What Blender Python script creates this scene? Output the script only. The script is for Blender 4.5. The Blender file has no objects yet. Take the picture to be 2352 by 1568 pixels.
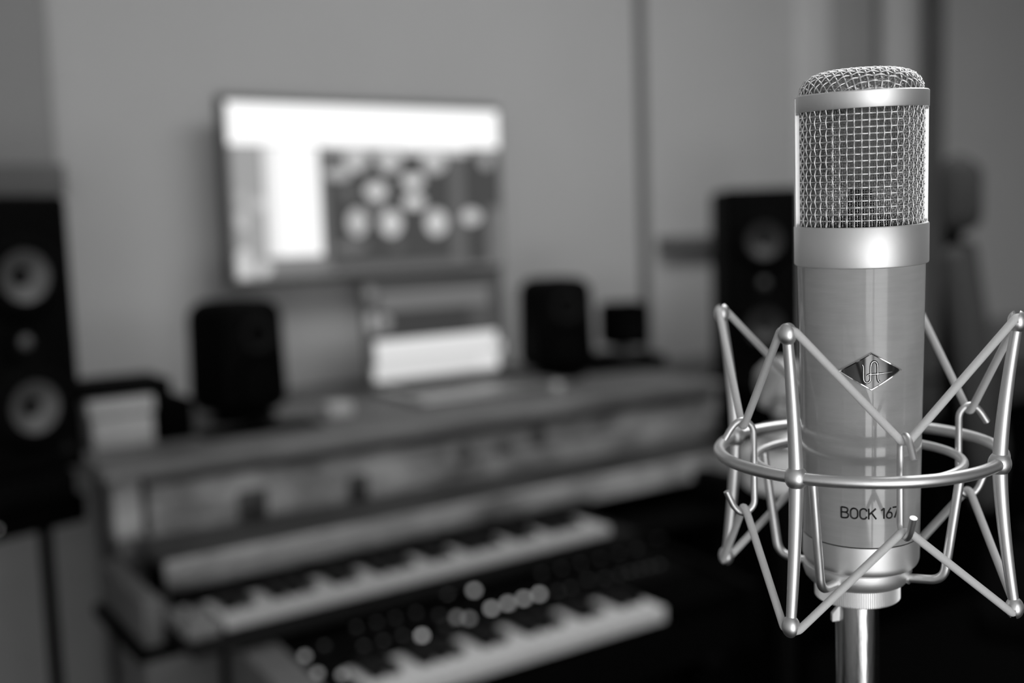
import bpy, bmesh, math, random
from math import sin, cos, pi, radians, degrees
from mathutils import Vector, Matrix
random.seed(7)
S = bpy.context.scene
COL = S.collection

# ------------------------------------------------------------------ camera
FPX, PITCH, YAW, ROLL, CAMZ = 2500.0, radians(6), radians(34), .033, 1.25
fh = Vector((sin(YAW), cos(YAW), 0)); rh = Vector((cos(YAW), -sin(YAW), 0)); ZZ = Vector((0, 0, 1))
fw = fh * cos(PITCH) - ZZ * sin(PITCH); up = fh * sin(PITCH) + ZZ * cos(PITCH)
CR = rh * cos(ROLL) - up * sin(ROLL); CU = up * cos(ROLL) + rh * sin(ROLL)
cam_data = bpy.data.cameras.new('camera'); cam = bpy.data.objects.new('camera', cam_data); COL.objects.link(cam)
cam_data.sensor_width = 36.0; cam_data.sensor_fit = 'HORIZONTAL'
cam_data.lens = FPX / 2352 * 36.0
cam_data.clip_start = .02
m = Matrix.Identity(4)
for i in range(3):
    m[i][0] = CR[i]; m[i][1] = CU[i]; m[i][2] = -fw[i]
m[2][3] = CAMZ
cam.matrix_world = m
cam_data.dof.use_dof = True
cam_data.dof.focus_distance = .452
cam_data.dof.aperture_fstop = 3.6
S.camera = cam

# ------------------------------------------------------------------ world, view, room lights
w = bpy.data.worlds.new('world'); S.world = w; w.use_nodes = True
w.node_tree.nodes['Background'].inputs[0].default_value = (1, 1, 1, 1)
w.node_tree.nodes['Background'].inputs[1].default_value = .02
S.view_settings.view_transform = 'Standard'; S.view_settings.look = 'None'
S.view_settings.exposure = 0; S.view_settings.gamma = 1
S.view_settings.use_curve_mapping = False


def area(name, loc, rot, sx, sy, watts, spread=180):
    l = bpy.data.lights.new(name, 'AREA'); l.shape = 'RECTANGLE'; l.size = sx; l.size_y = sy; l.energy = watts
    l.spread = radians(spread)
    o = bpy.data.objects.new(name, l); COL.objects.link(o); o.location = loc; o.rotation_euler = rot
    return o


# the glazed balcony door behind the camera: two bright lower lights, two curtained upper ones
area('daylight_lower_left', (-1.16, -1.74, .36), (radians(90), 0, 0), .66, .58, 5.0)
area('daylight_lower_right', (-.22, -1.74, .36), (radians(90), 0, 0), .90, .58, 7)
area('daylight_upper_left', (-1.16, -1.74, 1.42), (radians(90), 0, 0), .66, 1.25, 3.8)
area('daylight_upper_right', (-.22, -1.74, 1.42), (radians(90), 0, 0), .90, 1.25, 5.2)
# unseen fill lamp added overhead to lift the room's ambient light
area('ceiling_fill', (1.6, .7, 2.52), (0, 0, 0), 1.6, 1.0, 23)


# ------------------------------------------------------------------ materials (the room reads neutral grey throughout)
def g(v): return ((v / 255.0) ** 2.2)


def mat(name, v, rough=.5, metal=0, coat=0, noise=.0, nscale=20, bump=0, bscale=200, stretch=None, emis=None, spec=.5, coat_rough=.05):
    M = bpy.data.materials.new(name); M.use_nodes = True
    N = M.node_tree.nodes; L = M.node_tree.links; P = N['Principled BSDF']
    P.inputs['Base Color'].default_value = (v, v, v, 1); P.inputs['Roughness'].default_value = rough
    P.inputs['Metallic'].default_value = metal; P.inputs['Coat Weight'].default_value = coat
    P.inputs['Coat Roughness'].default_value = coat_rough; P.inputs['Specular IOR Level'].default_value = spec
    tc = N.new('ShaderNodeTexCoord'); mp = N.new('ShaderNodeMapping'); L.new(tc.outputs['Object'], mp.inputs['Vector'])
    if stretch: mp.inputs['Scale'].default_value = stretch
    if noise:
        n = N.new('ShaderNodeTexNoise'); n.inputs['Scale'].default_value = nscale; n.inputs['Detail'].default_value = 4
        L.new(mp.outputs[0], n.inputs['Vector'])
        r = N.new('ShaderNodeMapRange'); r.inputs['From Min'].default_value = .3; r.inputs['From Max'].default_value = .7
        r.inputs['To Min'].default_value = v * (1 - noise); r.inputs['To Max'].default_value = v * (1 + noise)
        L.new(n.outputs['Fac'], r.inputs['Value'])
        c = N.new('ShaderNodeCombineColor')
        for k in range(3): L.new(r.outputs[0], c.inputs[k])
        L.new(c.outputs[0], P.inputs['Base Color'])
    if bump:
        n = N.new('ShaderNodeTexNoise'); n.inputs['Scale'].default_value = bscale; n.inputs['Detail'].default_value = 2
        L.new(mp.outputs[0], n.inputs['Vector'])
        b = N.new('ShaderNodeBump'); b.inputs['Strength'].default_value = bump; b.inputs['Distance'].default_value = .0005
        L.new(n.outputs['Fac'], b.inputs['Height']); L.new(b.outputs[0], P.inputs['Normal'])
    if emis is not None:
        P.inputs['Emission Color'].default_value = (1, 1, 1, 1); P.inputs['Emission Strength'].default_value = emis
    return M


satin = mat('satin_nickel', .90, .50, 1, bump=.06, bscale=14000)
satin2 = mat('satin_mount_metal', .80, .40, 1, bump=.05, bscale=14000)
wirem = mat('grille_wire', .85, .40, 1)
wirem2 = mat('fine_grille_wire', .42, .4, 1)
chrome = mat('polished_metal', .80, .07, 1)
stained = mat('stand_steel', .42, .2, 1, bump=.15, bscale=900, stretch=(1, 1, .1))
resin = mat('grey_resin_body', .38, .32, 0, coat=.8, noise=.05, nscale=60, coat_rough=.06, bump=.10, bscale=500, stretch=(1, 1, 8))
inkm = mat('engraved_black', .004, .4)
blackin = mat('black_interior', .006, .8)
capm = mat('capsule_film', .16, .4, 1)
cordm = mat('woven_elastic', .70, .75, 0, noise=.06, nscale=3000)
wallm = mat('painted_wall', .55, .9, noise=.02, nscale=3, bump=.1, bscale=60)
wallr = mat('painted_wall_side', .85, .9, noise=.02, nscale=3)
wallp = mat('wall_shade_grey', .31, .95, noise=.04, nscale=200)
casing = mat('painted_casing', .68, .6, noise=.02)
doorm = mat('door_paint', .40, .6, noise=.03)
darkgap = mat('dark_trim', .14, .7, noise=.03)
ceilm = mat('ceiling_paint', .85, .9, noise=.02)
floorm = mat('dark_carpet', .005, .98, noise=.3, nscale=300, spec=.05)
blackm = mat('black_lacquer', .0016, .7, noise=.1, spec=.05)
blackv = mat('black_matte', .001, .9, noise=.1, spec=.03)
darkm = mat('dark_plastic', .008, .6, noise=.1, spec=.15)
midm = mat('mid_grey_plastic', .16, .5, noise=.05)
whitem = mat('white_plastic', .55, .45, noise=.02)
paperm = mat('pale_card', .42, .8, noise=.05)
keyw2 = mat('upper_key_white', .44, .4, noise=.02)  # greyer even tone for the upper keyboard's white keys
keyw = mat('ivory_key', .66, .35, coat=.3, noise=.02)
keyb = mat('black_key', .003, .5, noise=.1, spec=.2)
tweetm = mat('soft_dome', .09, .6)
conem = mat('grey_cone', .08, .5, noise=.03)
alum = mat('laptop_aluminium', .45, .35, .7, noise=.02)
glint_ledm = mat('glint_led_bright', .3, .4, emis=.95)
glint_ledd = mat('glint_led_dim', .2, .4, emis=.4)


def wood(name, lo, hi, scale, rough=.6):
    M = bpy.data.materials.new(name); M.use_nodes = True
    N = M.node_tree.nodes; L = M.node_tree.links; P = N['Principled BSDF']; P.inputs['Roughness'].default_value = rough
    tc = N.new('ShaderNodeTexCoord'); mp = N.new('ShaderNodeMapping'); L.new(tc.outputs['Object'], mp.inputs['Vector'])
    mp.inputs['Scale'].default_value = (1, 1, 1.6)
    n = N.new('ShaderNodeTexNoise'); n.inputs['Scale'].default_value = scale; n.inputs['Detail'].default_value = 5; n.inputs['Roughness'].default_value = .6
    mp2 = N.new('ShaderNodeMapping'); mp2.inputs['Scale'].default_value = (2, 30, 30); L.new(tc.outputs['Object'], mp2.inputs['Vector'])
    n2 = N.new('ShaderNodeTexNoise'); n2.inputs['Scale'].default_value = 3
    L.new(mp.outputs[0], n.inputs['Vector']); L.new(mp2.outputs[0], n2.inputs['Vector'])
    a = N.new('ShaderNodeMath'); a.operation = 'MULTIPLY_ADD'; a.inputs[1].default_value = .75
    b = N.new('ShaderNodeMath'); b.operation = 'MULTIPLY'; b.inputs[1].default_value = .25
    L.new(n2.outputs['Fac'], b.inputs[0]); L.new(n.outputs['Fac'], a.inputs[0]); L.new(b.outputs[0], a.inputs[2])
    r = N.new('ShaderNodeMapRange'); r.inputs['From Min'].default_value = .36; r.inputs['From Max'].default_value = .62
    r.inputs['To Min'].default_value = lo; r.inputs['To Max'].default_value = hi; L.new(a.outputs[0], r.inputs['Value'])
    c = N.new('ShaderNodeCombineColor')
    for k in range(3): L.new(r.outputs[0], c.inputs[k])
    L.new(c.outputs[0], P.inputs['Base Color'])
    return M


desk_top = wood('worn_wood_top', .09, .20, 5)
desk_front = wood('worn_wood_front', .07, .42, 8)
desk_dark = wood('dark_wood', .02, .05, 6)
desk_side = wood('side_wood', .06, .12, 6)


# ------------------------------------------------------------------ mesh helpers
class MB:
    def __init__(s): s.v = []; s.f = []; s.mi = []

    def add(s, v, f, mi=0):
        o = len(s.v); s.v += [tuple(x) for x in v]; s.f += [tuple(i + o for i in q) for q in f]; s.mi += [mi] * len(f)

    def box(s, c, d, mi=0, rot=None):
        x, y, z = [k / 2 for k in d]
        P = [Vector((a, b, e)) for e in (-z, z) for b in (-y, y) for a in (-x, x)]
        if rot: P = [rot @ p for p in P]
        P = [p + Vector(c) for p in P]
        s.add(P, [(0, 2, 3, 1), (4, 5, 7, 6), (0, 1, 5, 4), (2, 6, 7, 3), (0, 4, 6, 2), (1, 3, 7, 5)], mi)

    def rbox(s, c, d, r=.004, seg=3, rot=None, mi=0, taper=None):
        bm = bmesh.new(); bmesh.ops.create_cube(bm, size=1)
        for v in bm.verts:
            v.co = Vector((v.co.x * d[0], v.co.y * d[1], v.co.z * d[2]))
            if taper and v.co.z > 0: v.co.x *= taper; v.co.y *= taper
        r = min(r, min(d) * .49)
        bmesh.ops.bevel(bm, geom=list(bm.edges), offset=r, segments=seg, profile=.5, affect='EDGES')
        bm.verts.index_update()
        P = [v.co.copy() for v in bm.verts]
        if rot: P = [rot @ p for p in P]
        s.add([p + Vector(c) for p in P], [[v.index for v in f.verts] for f in bm.faces], mi)
        bm.free()

    def lathe(s, prof, n=64, c=(0, 0, 0), mi=0, closed=False, a0=0, a1=2 * pi, rot=None, caps=False):
        full = abs(a1 - a0 - 2 * pi) < 1e-6
        k = n if full else n + 1
        P = []
        for i in range(k):
            a = a0 + (a1 - a0) * i / n
            for r, z in prof:
                p = Vector((r * cos(a), r * sin(a), z))
                if rot: p = rot @ p
                P.append(p + Vector(c))
        m_ = len(prof); F = []
        for i in range(n):
            j = (i + 1) % k
            for q in range(m_ if closed else m_ - 1):
                t = (q + 1) % m_
                F.append((i * m_ + q, j * m_ + q, j * m_ + t, i * m_ + t))
        if caps and not full and closed:
            F.append(tuple(range(m_))); F.append(tuple((k - 1) * m_ + q for q in reversed(range(m_))))
        s.add(P, F, mi)

    def tube(s, pts, rad, n=10, closed=False, mi=0, flat=None, cap=True):
        pts = [Vector(p) for p in pts]; N = len(pts)
        R = rad if hasattr(rad, '__len__') else [rad] * N
        T = []
        for i in range(N):
            a = pts[(i - 1) % N] if (closed or i > 0) else pts[i]
            b = pts[(i + 1) % N] if (closed or i < N - 1) else pts[i]
            T.append((b - a).normalized())
        u = T[0].orthogonal().normalized(); P = []
        for i in range(N):
            if i:
                u = (u - T[i] * u.dot(T[i]))
                u = u.normalized() if u.length > 1e-9 else T[i].orthogonal().normalized()
            v = T[i].cross(u)
            for k in range(n):
                a = 2 * pi * k / n
                P.append(pts[i] + (u * cos(a) + v * sin(a)) * R[i])
        F = []
        off = 0
        if closed:   # match the last ring to the first
            best = 1e9
            v0 = P[0]
            for k in range(n):
                d = (P[(N - 1) * n + k] - v0).length
                if d < best: best = d; off = k
        for i in range(N if closed else N - 1):
            j = (i + 1) % N
            o = off if (closed and i == N - 1) else 0
            for k in range(n):
                k2 = (k + 1) % n
                F.append((i * n + (k + o) % n, i * n + (k2 + o) % n, j * n + k2, j * n + k))
        if not closed and cap:
            F.append(tuple(range(n))[::-1]); F.append(tuple((N - 1) * n + k for k in range(n)))
        s.add(P, F, mi)

    def ball(s, c, r, n=24, m_=14, mi=0, rot=None):
        rx, ry, rz = r if hasattr(r, '__len__') else (r, r, r)
        P = []; F = []
        for i in range(1, m_):
            t = pi * i / m_
            for k in range(n):
                a = 2 * pi * k / n
                P.append(Vector((rx * sin(t) * cos(a), ry * sin(t) * sin(a), rz * cos(t))))
        P.append(Vector((0, 0, rz))); P.append(Vector((0, 0, -rz)))
        for i in range(m_ - 2):
            for k in range(n):
                k2 = (k + 1) % n
                F.append((i * n + k, (i + 1) * n + k, (i + 1) * n + k2, i * n + k2))
        t, b = len(P) - 2, len(P) - 1
        for k in range(n):
            k2 = (k + 1) % n
            F.append((t, k, k2)); F.append((b, (m_ - 2) * n + k2, (m_ - 2) * n + k))
        if rot: P = [rot @ p for p in P]
        s.add([p + Vector(c) for p in P], F, mi)

    def prism(s, poly, y0, y1, mi=0, ax='y'):
        # poly in (x,z); extruded along y
        n = len(poly)
        P = [Vector((x, y0, z)) for x, z in poly] + [Vector((x, y1, z)) for x, z in poly]
        if ax == 'z': P = [Vector((p.x, p.z, p.y)) for p in P]
        if ax == 'x': P = [Vector((p.y, p.x, p.z)) for p in P]
        F = [tuple(range(n)), tuple(range(2 * n - 1, n - 1, -1))]
        for i in range(n):
            j = (i + 1) % n; F.append((i, i + n, j + n, j))
        s.add(P, F, mi)

    def build(s, name, mats, parent=None, scale=1.0, smooth=True, shift=(0, 0, 0), angle=40):
        me = bpy.data.meshes.new(name)
        sh = Vector(shift)
        me.from_pydata([(Vector(v) * scale + sh) for v in s.v], [], s.f)
        if not isinstance(mats, (list, tuple)): mats = [mats]
        for q in mats: me.materials.append(q)
        me.polygons.foreach_set('material_index', s.mi)
        bm = bmesh.new(); bm.from_mesh(me); bmesh.ops.recalc_face_normals(bm, faces=bm.faces)
        if smooth:
            for f in bm.faces: f.smooth = True
            lim = radians(angle)
            for e in bm.edges:
                if len(e.link_faces) == 2 and e.link_faces[0].normal.length > 0 and e.link_faces[1].normal.length > 0:
                    if e.calc_face_angle(0) > lim: e.smooth = False
        bm.to_mesh(me); bm.free()
        o = bpy.data.objects.new(name, me); COL.objects.link(o)
        if parent: o.parent = parent
        return o


def thing(name, label, cat, loc=(0, 0, 0), rz=0, group=None):
    o = bpy.data.objects.new(name, None); COL.objects.link(o); o.location = loc; o.rotation_euler = (0, 0, rz)
    o.empty_display_size = .05
    o['label'] = label; o['category'] = cat
    if group: o['group'] = group
    return o


def tag(o, label, cat, group=None, loc=None, rz=None):
    o['label'] = label; o['category'] = cat
    if group: o['group'] = group
    if loc: o.location = loc
    if rz is not None: o.rotation_euler = (0, 0, rz)
    return o


def struct(o): o['kind'] = 'structure'; return o


def fillet(pts, cuts, n=6, closed=False):
    pts = [Vector(p) for p in pts]; N = len(pts); out = []
    for i in range(N):
        if not closed and i in (0, N - 1): out.append(pts[i]); continue
        a, b, c = pts[i - 1], pts[i], pts[(i + 1) % N]
        k = cuts if not hasattr(cuts, '__len__') else cuts[i]
        k1 = min(k, (a - b).length * .49); k2 = min(k, (c - b).length * .49)
        p, q = b + (a - b).normalized() * k1, b + (c - b).normalized() * k2
        for t in range(n + 1):
            t /= n; out.append(p * (1 - t) ** 2 + b * 2 * t * (1 - t) + q * t * t)
    return out


def resample(pts, step, closed=False):
    P = list(pts) + ([pts[0]] if closed else [])
    out = [P[0]]; acc = 0
    for a, b in zip(P, P[1:]):
        L = (b - a).length
        if L < 1e-9: continue
        d = step - acc
        while d <= L: out.append(a + (b - a) * (d / L)); d += step
        acc = (acc + L) % step
    if not closed and (out[-1] - P[-1]).length > step * .3: out.append(P[-1])
    if closed and (out[-1] - out[0]).length < step * .5: out.pop()
    return out


# ------------------------------------------------------------------ the room
def panel(name, c, d, m_):
    b = MB(); b.box(c, d); return struct(b.build(name, m_, smooth=False))


panel('floor', (1.4, .25, -.05), (6.6, 4.4, .1), floorm)
panel('ceiling', (1.4, .25, 2.65), (6.6, 4.4, .1), ceilm)
panel('wall_back', (1.4, 2.35, 1.3), (6.6, .1, 2.6), wallm)
panel('wall_left', (-1.85, .25, 1.3), (.1, 4.1, 2.6), wallr)
panel('wall_right', (4.65, .25, 1.3), (.1, 4.1, 2.6), wallr)
# front wall (behind the camera) with the opening of a glazed balcony door
b = MB()
b.box((-1.675, -1.85, 1.3), (.25, .1, 2.6)); b.box((2.475, -1.85, 1.3), (4.25, .1, 2.6))
b.box((-.6, -1.85, 2.375), (1.9, .1, .45))
struct(b.build('wall_front', wallr, smooth=False))
b = MB()
for x in (-1.525, -.755, .325): b.box((x, -1.82, 1.075), (.06 if x > -.8 and x < 0 else .05, .05, 2.15))
for z in (.025, .71, 2.12): b.box((-.6, -1.82, z), (1.9, .05, .05))
struct(b.build('window_1', casing, smooth=False))
b = MB(); b.box((-.6, -1.88, 1.07), (1.84, .006, 2.12))
glass = mat('window_daylight', .6, .3, emis=1.0)
struct(b.build('window_2', glass, smooth=False))
b = MB(); b.box((1.4, 2.29, .05), (6.4, .02, .1)); struct(b.build('baseboard_back', casing, smooth=False))
b = MB(); b.rbox((1.6, .7, 2.57), (1.66, 1.06, .06), .01); struct(b.build('added_fill_housing', casing))  # housing for the added ceiling fill

# vertical details on the far wall
b = MB(); b.box((1.4, 2.296, .43), (6.4, .008, .86)); struct(b.build('added_lower_wall_panel', mat('added_lower_wall_dark', .25, .7, noise=.03), smooth=False))  # added darker panel that brings the lower wall down in tone
b = MB(); b.rbox((2.0, 2.294, 1.3), (.028, .012, 2.58), .004); struct(b.build('trim_1', darkgap))
b = MB(); b.rbox((2.675, 2.285, 1.3), (.15, .03, 2.58), .006); struct(b.build('trim_2', casing))
b = MB(); b.rbox((3.105, 2.285, 1.3), (.15, .03, 2.58), .006); struct(b.build('trim_3', casing))
b = MB(); b.rbox((2.87, 2.292, 1.05), (.22, .016, 2.08), .004)
b.rbox((2.99, 2.288, 1.3), (.02, .02, 2.58), .004, mi=1); b.box((2.87, 2.292, 2.35), (.22, .016, .45))
struct(b.build('door_1', [doorm, darkgap]))
t = thing('curtain', 'narrow dark curtain hanging beside the pale door casing on the far wall', 'curtain', (3.235, 2.24, .72))
b = MB(); pl = []
for i in range(33):
    x = -.035 + .07 * i / 32; pl.append((x, .018 * sin(i * .9)))
for i in range(32):
    (x0, y0), (x1, y1) = pl[i], pl[i + 1]
    b.add([(x0, y0, 0), (x1, y1, 0), (x1, y1, 1.75), (x0, y0, 1.75), (x0, y0 + .006, 0), (x1, y1 + .006, 0), (x1, y1 + .006, 1.75), (x0, y0 + .006, 1.75)],
          [(0, 1, 2, 3), (5, 4, 7, 6), (3, 2, 6, 7), (0, 4, 5, 1)])
b.build('drape', mat('dark_drape', .14, .95, noise=.1), t)
b = MB(); b.tube([(-.09, 0, 1.76), (.09, 0, 1.76)], .009); b.box((0, .035, 1.76), (.02, .06, .02)); b.build('curtain_rod', darkm, t)
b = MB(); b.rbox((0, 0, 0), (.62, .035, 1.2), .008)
tag(b.build('wall_shade_sheet', wallp), 'flat grey sheet painting in soft shade on the wall above the left main loudspeaker', 'painted shade', loc=(.165, 2.281, 1.96))  # darker sheet put up to paint the wall's soft shade

# ------------------------------------------------------------------ screens
SV = [40, 62, 72, 80, 90, 100, 112, 125, 145, 160, 175, 190, 205, 215, 228, 245, 255]
scr = []
for i, e in enumerate(SV):
    scr.append(mat('screen_tone_' + 'abcdefghijklmnopq'[i], .01, .3, emis=g(e) * (1.15 if e > 240 else 1), spec=.3))


def lvl(srgb): return min(range(len(SV)), key=lambda i: abs(SV[i] - srgb))


def screen(w_, h_, items, bg):
    b = MB(); b.box((0, 0, h_ / 2), (w_, .001, h_), lvl(bg))
    y = -.0006
    for it in items:
        y -= .00012
        if it[0] == 'r':
            _, u0, u1, v0, v1, s = it
            P = [(u0, v0), (u1, v0), (u1, v1), (u0, v1)]
        else:
            _, u, v, ru, rv, s = it
            P = [(u + ru * cos(2 * pi * k / 20), v + rv * sin(2 * pi * k / 20)) for k in range(20)]
        P = [(min(max(a, .004), .996), min(max(c, .004), .996)) for a, c in P]
        b.add([((a - .5) * w_, y, (1 - c) * h_) for a, c in P], [tuple(range(len(P)))], lvl(s))
    return b


MW, MH = .672, .372
mon = thing('monitor', 'large wide flat screen hung above the desk showing a bright mixing window', 'monitor', (1.131, 2.205, 1.154), 0)
b = MB(); b.rbox((-.004, .012, MH / 2 + .003), (MW + .020, .024, MH + .020), .007, 3); b.build('bezel', mat('monitor_bezel', .045, .4, noise=.05), mon)
items = [('r', 0, 1, 0, .02, 150), ('r', 0, 1, .012, .245, 252), ('r', .01, .105, .25, 1, 160)]
items += [('r', .111, .30, .25, .88, 250), ('r', .111, .142, .25, .88, 225), ('r', .15, .156, .25, .88, 225), ('r', .107, .331, .90, .985, 125),
          ('r', .30, .325, .25, 1, 110), ('r', .325, .79, .27, .94, 72), ('r', .325, .60, .25, .28, 190), ('r', .60, .86, .25, .29, 215), ('r', .79, .845, .29, .94, 100),
          ('r', .845, .94, .29, .97, 72), ('r', .945, .993, .69, .985, 115), ('r', .333, .85, .935, .995, 98), ('r', .94, .996, .29, .62, 75)]
for u, v, ru, rv, s in [(.433, .325, .044, .068, 190), (.555, .330, .046, .068, 190), (.727, .336, .046, .066, 190), (.368, .402, .046, .042, 182),
                        (.501, .507, .042, .053, 200), (.503, .598, .028, .036, 120), (.642, .452, .043, .043, 215), (.643, .575, .043, .043, 215), (.427, .692, .036, .080, 196),
                        (.552, .703, .040, .079, 205), (.727, .707, .041, .081, 210), (.396, .517, .025, .041, 105), (.399, .839, .061, .032, 112),
                        (.870, .676, .037, .048, 200), (.939, .327, .028, .048, 160), (.089, .575, .022, .037, 190), (.033, .542, .021, .036, 175),
                        (.032, .663, .021, .049, 190), (.031, .884, .025, .061, 200), (.032, .952, .025, .037, 215), (.098, .940, .022, .04, 210), (.572, .84, .025, .04, 90)]:
    items.append(('e', u, v, ru, rv, s))
o = screen(MW, MH, items, 110).build('display', scr, mon, smooth=False); o.location = (0, -.001, .003)
b = MB(); b.rbox((0, .045, .19), (.12, .05, .12), .004); b.rbox((0, .078, .19), (.2, .02, .2), .004); b.build('wall_bracket', blackm, mon)

# laptop
LW, LH = .364, .228
lap = thing('laptop', 'open laptop on the desk below the large screen, bright window on its display', 'laptop', (1.216, 2.09, .905), 0)
b = MB(); b.rbox((0, -.118, .006), (LW, .236, .012), .005, 3); b.build('base', alum, lap)
b = MB()
for r_ in range(5):
    for k in range(13): b.rbox((-.145 + k * .0242, -.045 - r_ * .019, .0125), (.021, .016, .003), .001, 1)
b.build('key_panel', darkm, lap)
b = MB(); b.rbox((0, -.18, .0125), (.13, .08, .0012), .0005, 1); b.build('trackpad', alum, lap)
lid = MB(); lid.rbox((0, .003, LH / 2 + .004), (LW, .006, LH + .008), .003, 2)
lid = lid.build('lid', mat('laptop_bezel', .03, .3), lap); lid.location = (0, 0, .01); lid.rotation_euler = (radians(-4), 0, 0)
items = [('r', 0, 1, 0, .08, 85), ('r', .10, .90, .11, .29, 118), ('r', .12, .74, .285, .58, 62), ('r', .76, .9, .29, .56, 80),
         ('r', .05, .94, .575, .965, 228), ('r', .06, .90, .75, .80, 195), ('r', .03, .78, .83, .985, 215), ('r', .03, .90, .965, 1, 90),
         ('e', .044, .1, .038, .062, 125), ('e', .04, .381, .032, .103, 158), ('e', .130, .396, .042, .068, 145), ('e', .94, .75, .04, .08, 190)]
o = screen(LW - .012, LH - .008, items, 74).build('display', scr, lid, smooth=False); o.location = (0, -.0006, .006)

# ------------------------------------------------------------------ desk
desk = thing('desk', 'long worn wooden desk with panelled front and keyboard tray along the far wall', 'desk', (1.03, 1.95, 0))


def P_(*a): return tuple(a)


def bx(name, x0, x1, y0, y1, z0, z1, m_, par, r=.004, org=(1.03, 1.95, 0)):
    b = MB(); b.rbox(((x0 + x1) / 2 - org[0], (y0 + y1) / 2 - org[1], (z0 + z1) / 2 - org[2]), (x1 - x0, y1 - y0, z1 - z0), r)
    return b.build(name, m_, par)


bx('desktop', .385, 1.68, 1.675, 2.29, .885, .905, desk_top, desk)
bx('front_panel', .455, 1.66, 1.70, 1.72, .775, .885, desk_front, desk)
bx('edge_moulding', .452, 1.66, 1.690, 1.70, .868, .885, desk_dark, desk)
bx('corner_block', .40, .443, 1.695, 1.74, .79, .885, desk_front, desk)
bx('corner_block', 1.655, 1.68, 1.695, 1.74, .79, .885, desk_front, desk)
bx('front_leg', .405, .455, 1.70, 1.76, 0, .79, desk_side, desk)
bx('front_leg', 1.61, 1.68, 1.70, 1.76, 0, .79, blackv, desk)  # right leg in black, the dimmer light there put into its colour
bx('rear_leg', .50, .56, 2.20, 2.26, 0, .885, desk_dark, desk)
bx('rear_leg', 1.61, 1.67, 2.20, 2.26, 0, .885, desk_dark, desk)
bx('under_desk_blackout', .50, 1.66, 1.98, 2.0, .02, .885, blackv, desk)  # black sheet added to keep the space under the desk dark
bx('ledge', .43, 1.62, 1.55, 1.70, .772, .787, desk_dark, desk)
bx('fall_front', .43, 1.62, 1.545, 1.56, .742, .787, desk_front, desk)
bx('tray', .36, 1.5, 1.455, 1.70, .682, .700, blackm, desk)
bx('tray_side', .372, .40, 1.46, 1.70, .70, .765, desk_side, desk)
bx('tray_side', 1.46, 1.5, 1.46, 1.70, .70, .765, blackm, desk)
bx('inner_shadow_board', .43, 1.46, 1.62, 1.64, .70, .772, blackv, desk).name = 'tray_shadow_board'  # black board painting the shade at the back of the tray
bx('leg', .372, .475, 1.46, 1.50, 0, .682, desk_side, desk)
bx('leg', 1.44, 1.485, 1.46, 1.50, 0, .682, blackv, desk)  # black for the same falling light as the right front leg
for x, z, w1, h1, rr in ((.62, .807, .05, .056, .012), (.812, .806, .036, .05, .004)):
    b = MB(); b.rbox((x - 1.03, 1.697 - 1.95, z), (w1, .010, h1), rr if rr < .005 else .005, 2)
    o = b.build('lock_plate', mat('dark_iron', .05, .5, .3, noise=.2), desk)
    b = MB(); b.ball((x - 1.03, 1.688 - 1.95, z - .004), (.007, .006, .009), 12, 8); b.build('keyhole_boss', darkm, o)
for x, z, rr in ((1.03, .838, .016), (1.115, .836, .015), (1.199, .846, .020)):
    b = MB(); b.lathe([(0, 0), (rr, 0), (rr, .004), (rr * .7, .008), (0, .009)], 24, rot=Matrix.Rotation(radians(90), 3, 'X'), c=(x - 1.03, 1.70 - 1.95, z))
    b.build('medallion', mat('dark_brass', .07, .4, .3, noise=.2), desk)

# ------------------------------------------------------------------ keyboards
def keys(root, n, w_, depth, y0, z0, zt, bl, start=0, km=None):
    """white keys as boxes with a lip, from x=0; front edge at y0; top at zt"""
    pat = [1, 1, 0, 1, 1, 1, 0]   # a black key follows C D _ F G A _
    kw = MB(); kw.rbox((w_ / 2, y0 + depth / 2, (z0 + zt) / 2), (w_ - .001, depth, zt - z0), .0015, 2)
    k0 = kw.build('white_key', km or keyw, root)
    for i in range(1, n):
        c = k0.copy(); COL.objects.link(c); c.parent = root; c.location = (i * w_, 0, 0)
    kb = MB(); kb.rbox((0, y0 + depth - bl / 2, zt + .0045), (w_ * .68, bl, .013), .0025, 2)
    first = None
    for i in range(n - 1):
        if pat[(i + start) % 7]:
            if first is None: first = kb.build('black_key', keyb, root); c = first
            else: c = first.copy(); COL.objects.link(c); c.parent = root
            c.location = ((i + 1) * w_, 0, 0)


up_k = thing('keyboard', 'slim upper keyboard with white keys on the tray under the desk ledge', 'keyboard', (.455, 1.372, .7005), radians(1.5))
b = MB(); b.rbox((.345, .095, .013), (.78, .18, .026), .004); b.build('case', darkm, up_k)
b = MB(); b.rbox((-.026, .075, .034), (.046, .14, .018), .004); ch = b.build('cheek_block', midm, up_k)
for dy in (.045, .10):
    b = MB(); b.lathe([(0, -.006), (.014, -.006), (.0155, -.003), (.0155, .003), (.014, .006), (0, .006)], 24, rot=Matrix.Rotation(radians(90), 3, 'Y'), c=(-.026, dy, .038))
    b.build('pitch_wheel', midm, ch)
keys(up_k, 29, .0231, .125, .0, .031, .046, .094, km=keyw2)
b = MB(); b.rbox((.345, .108, .052), (.76, .040, .014), .003); b.build('key_shade_strip', blackm, up_k)  # black strip standing in for the ledge's shade on the key backs

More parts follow.
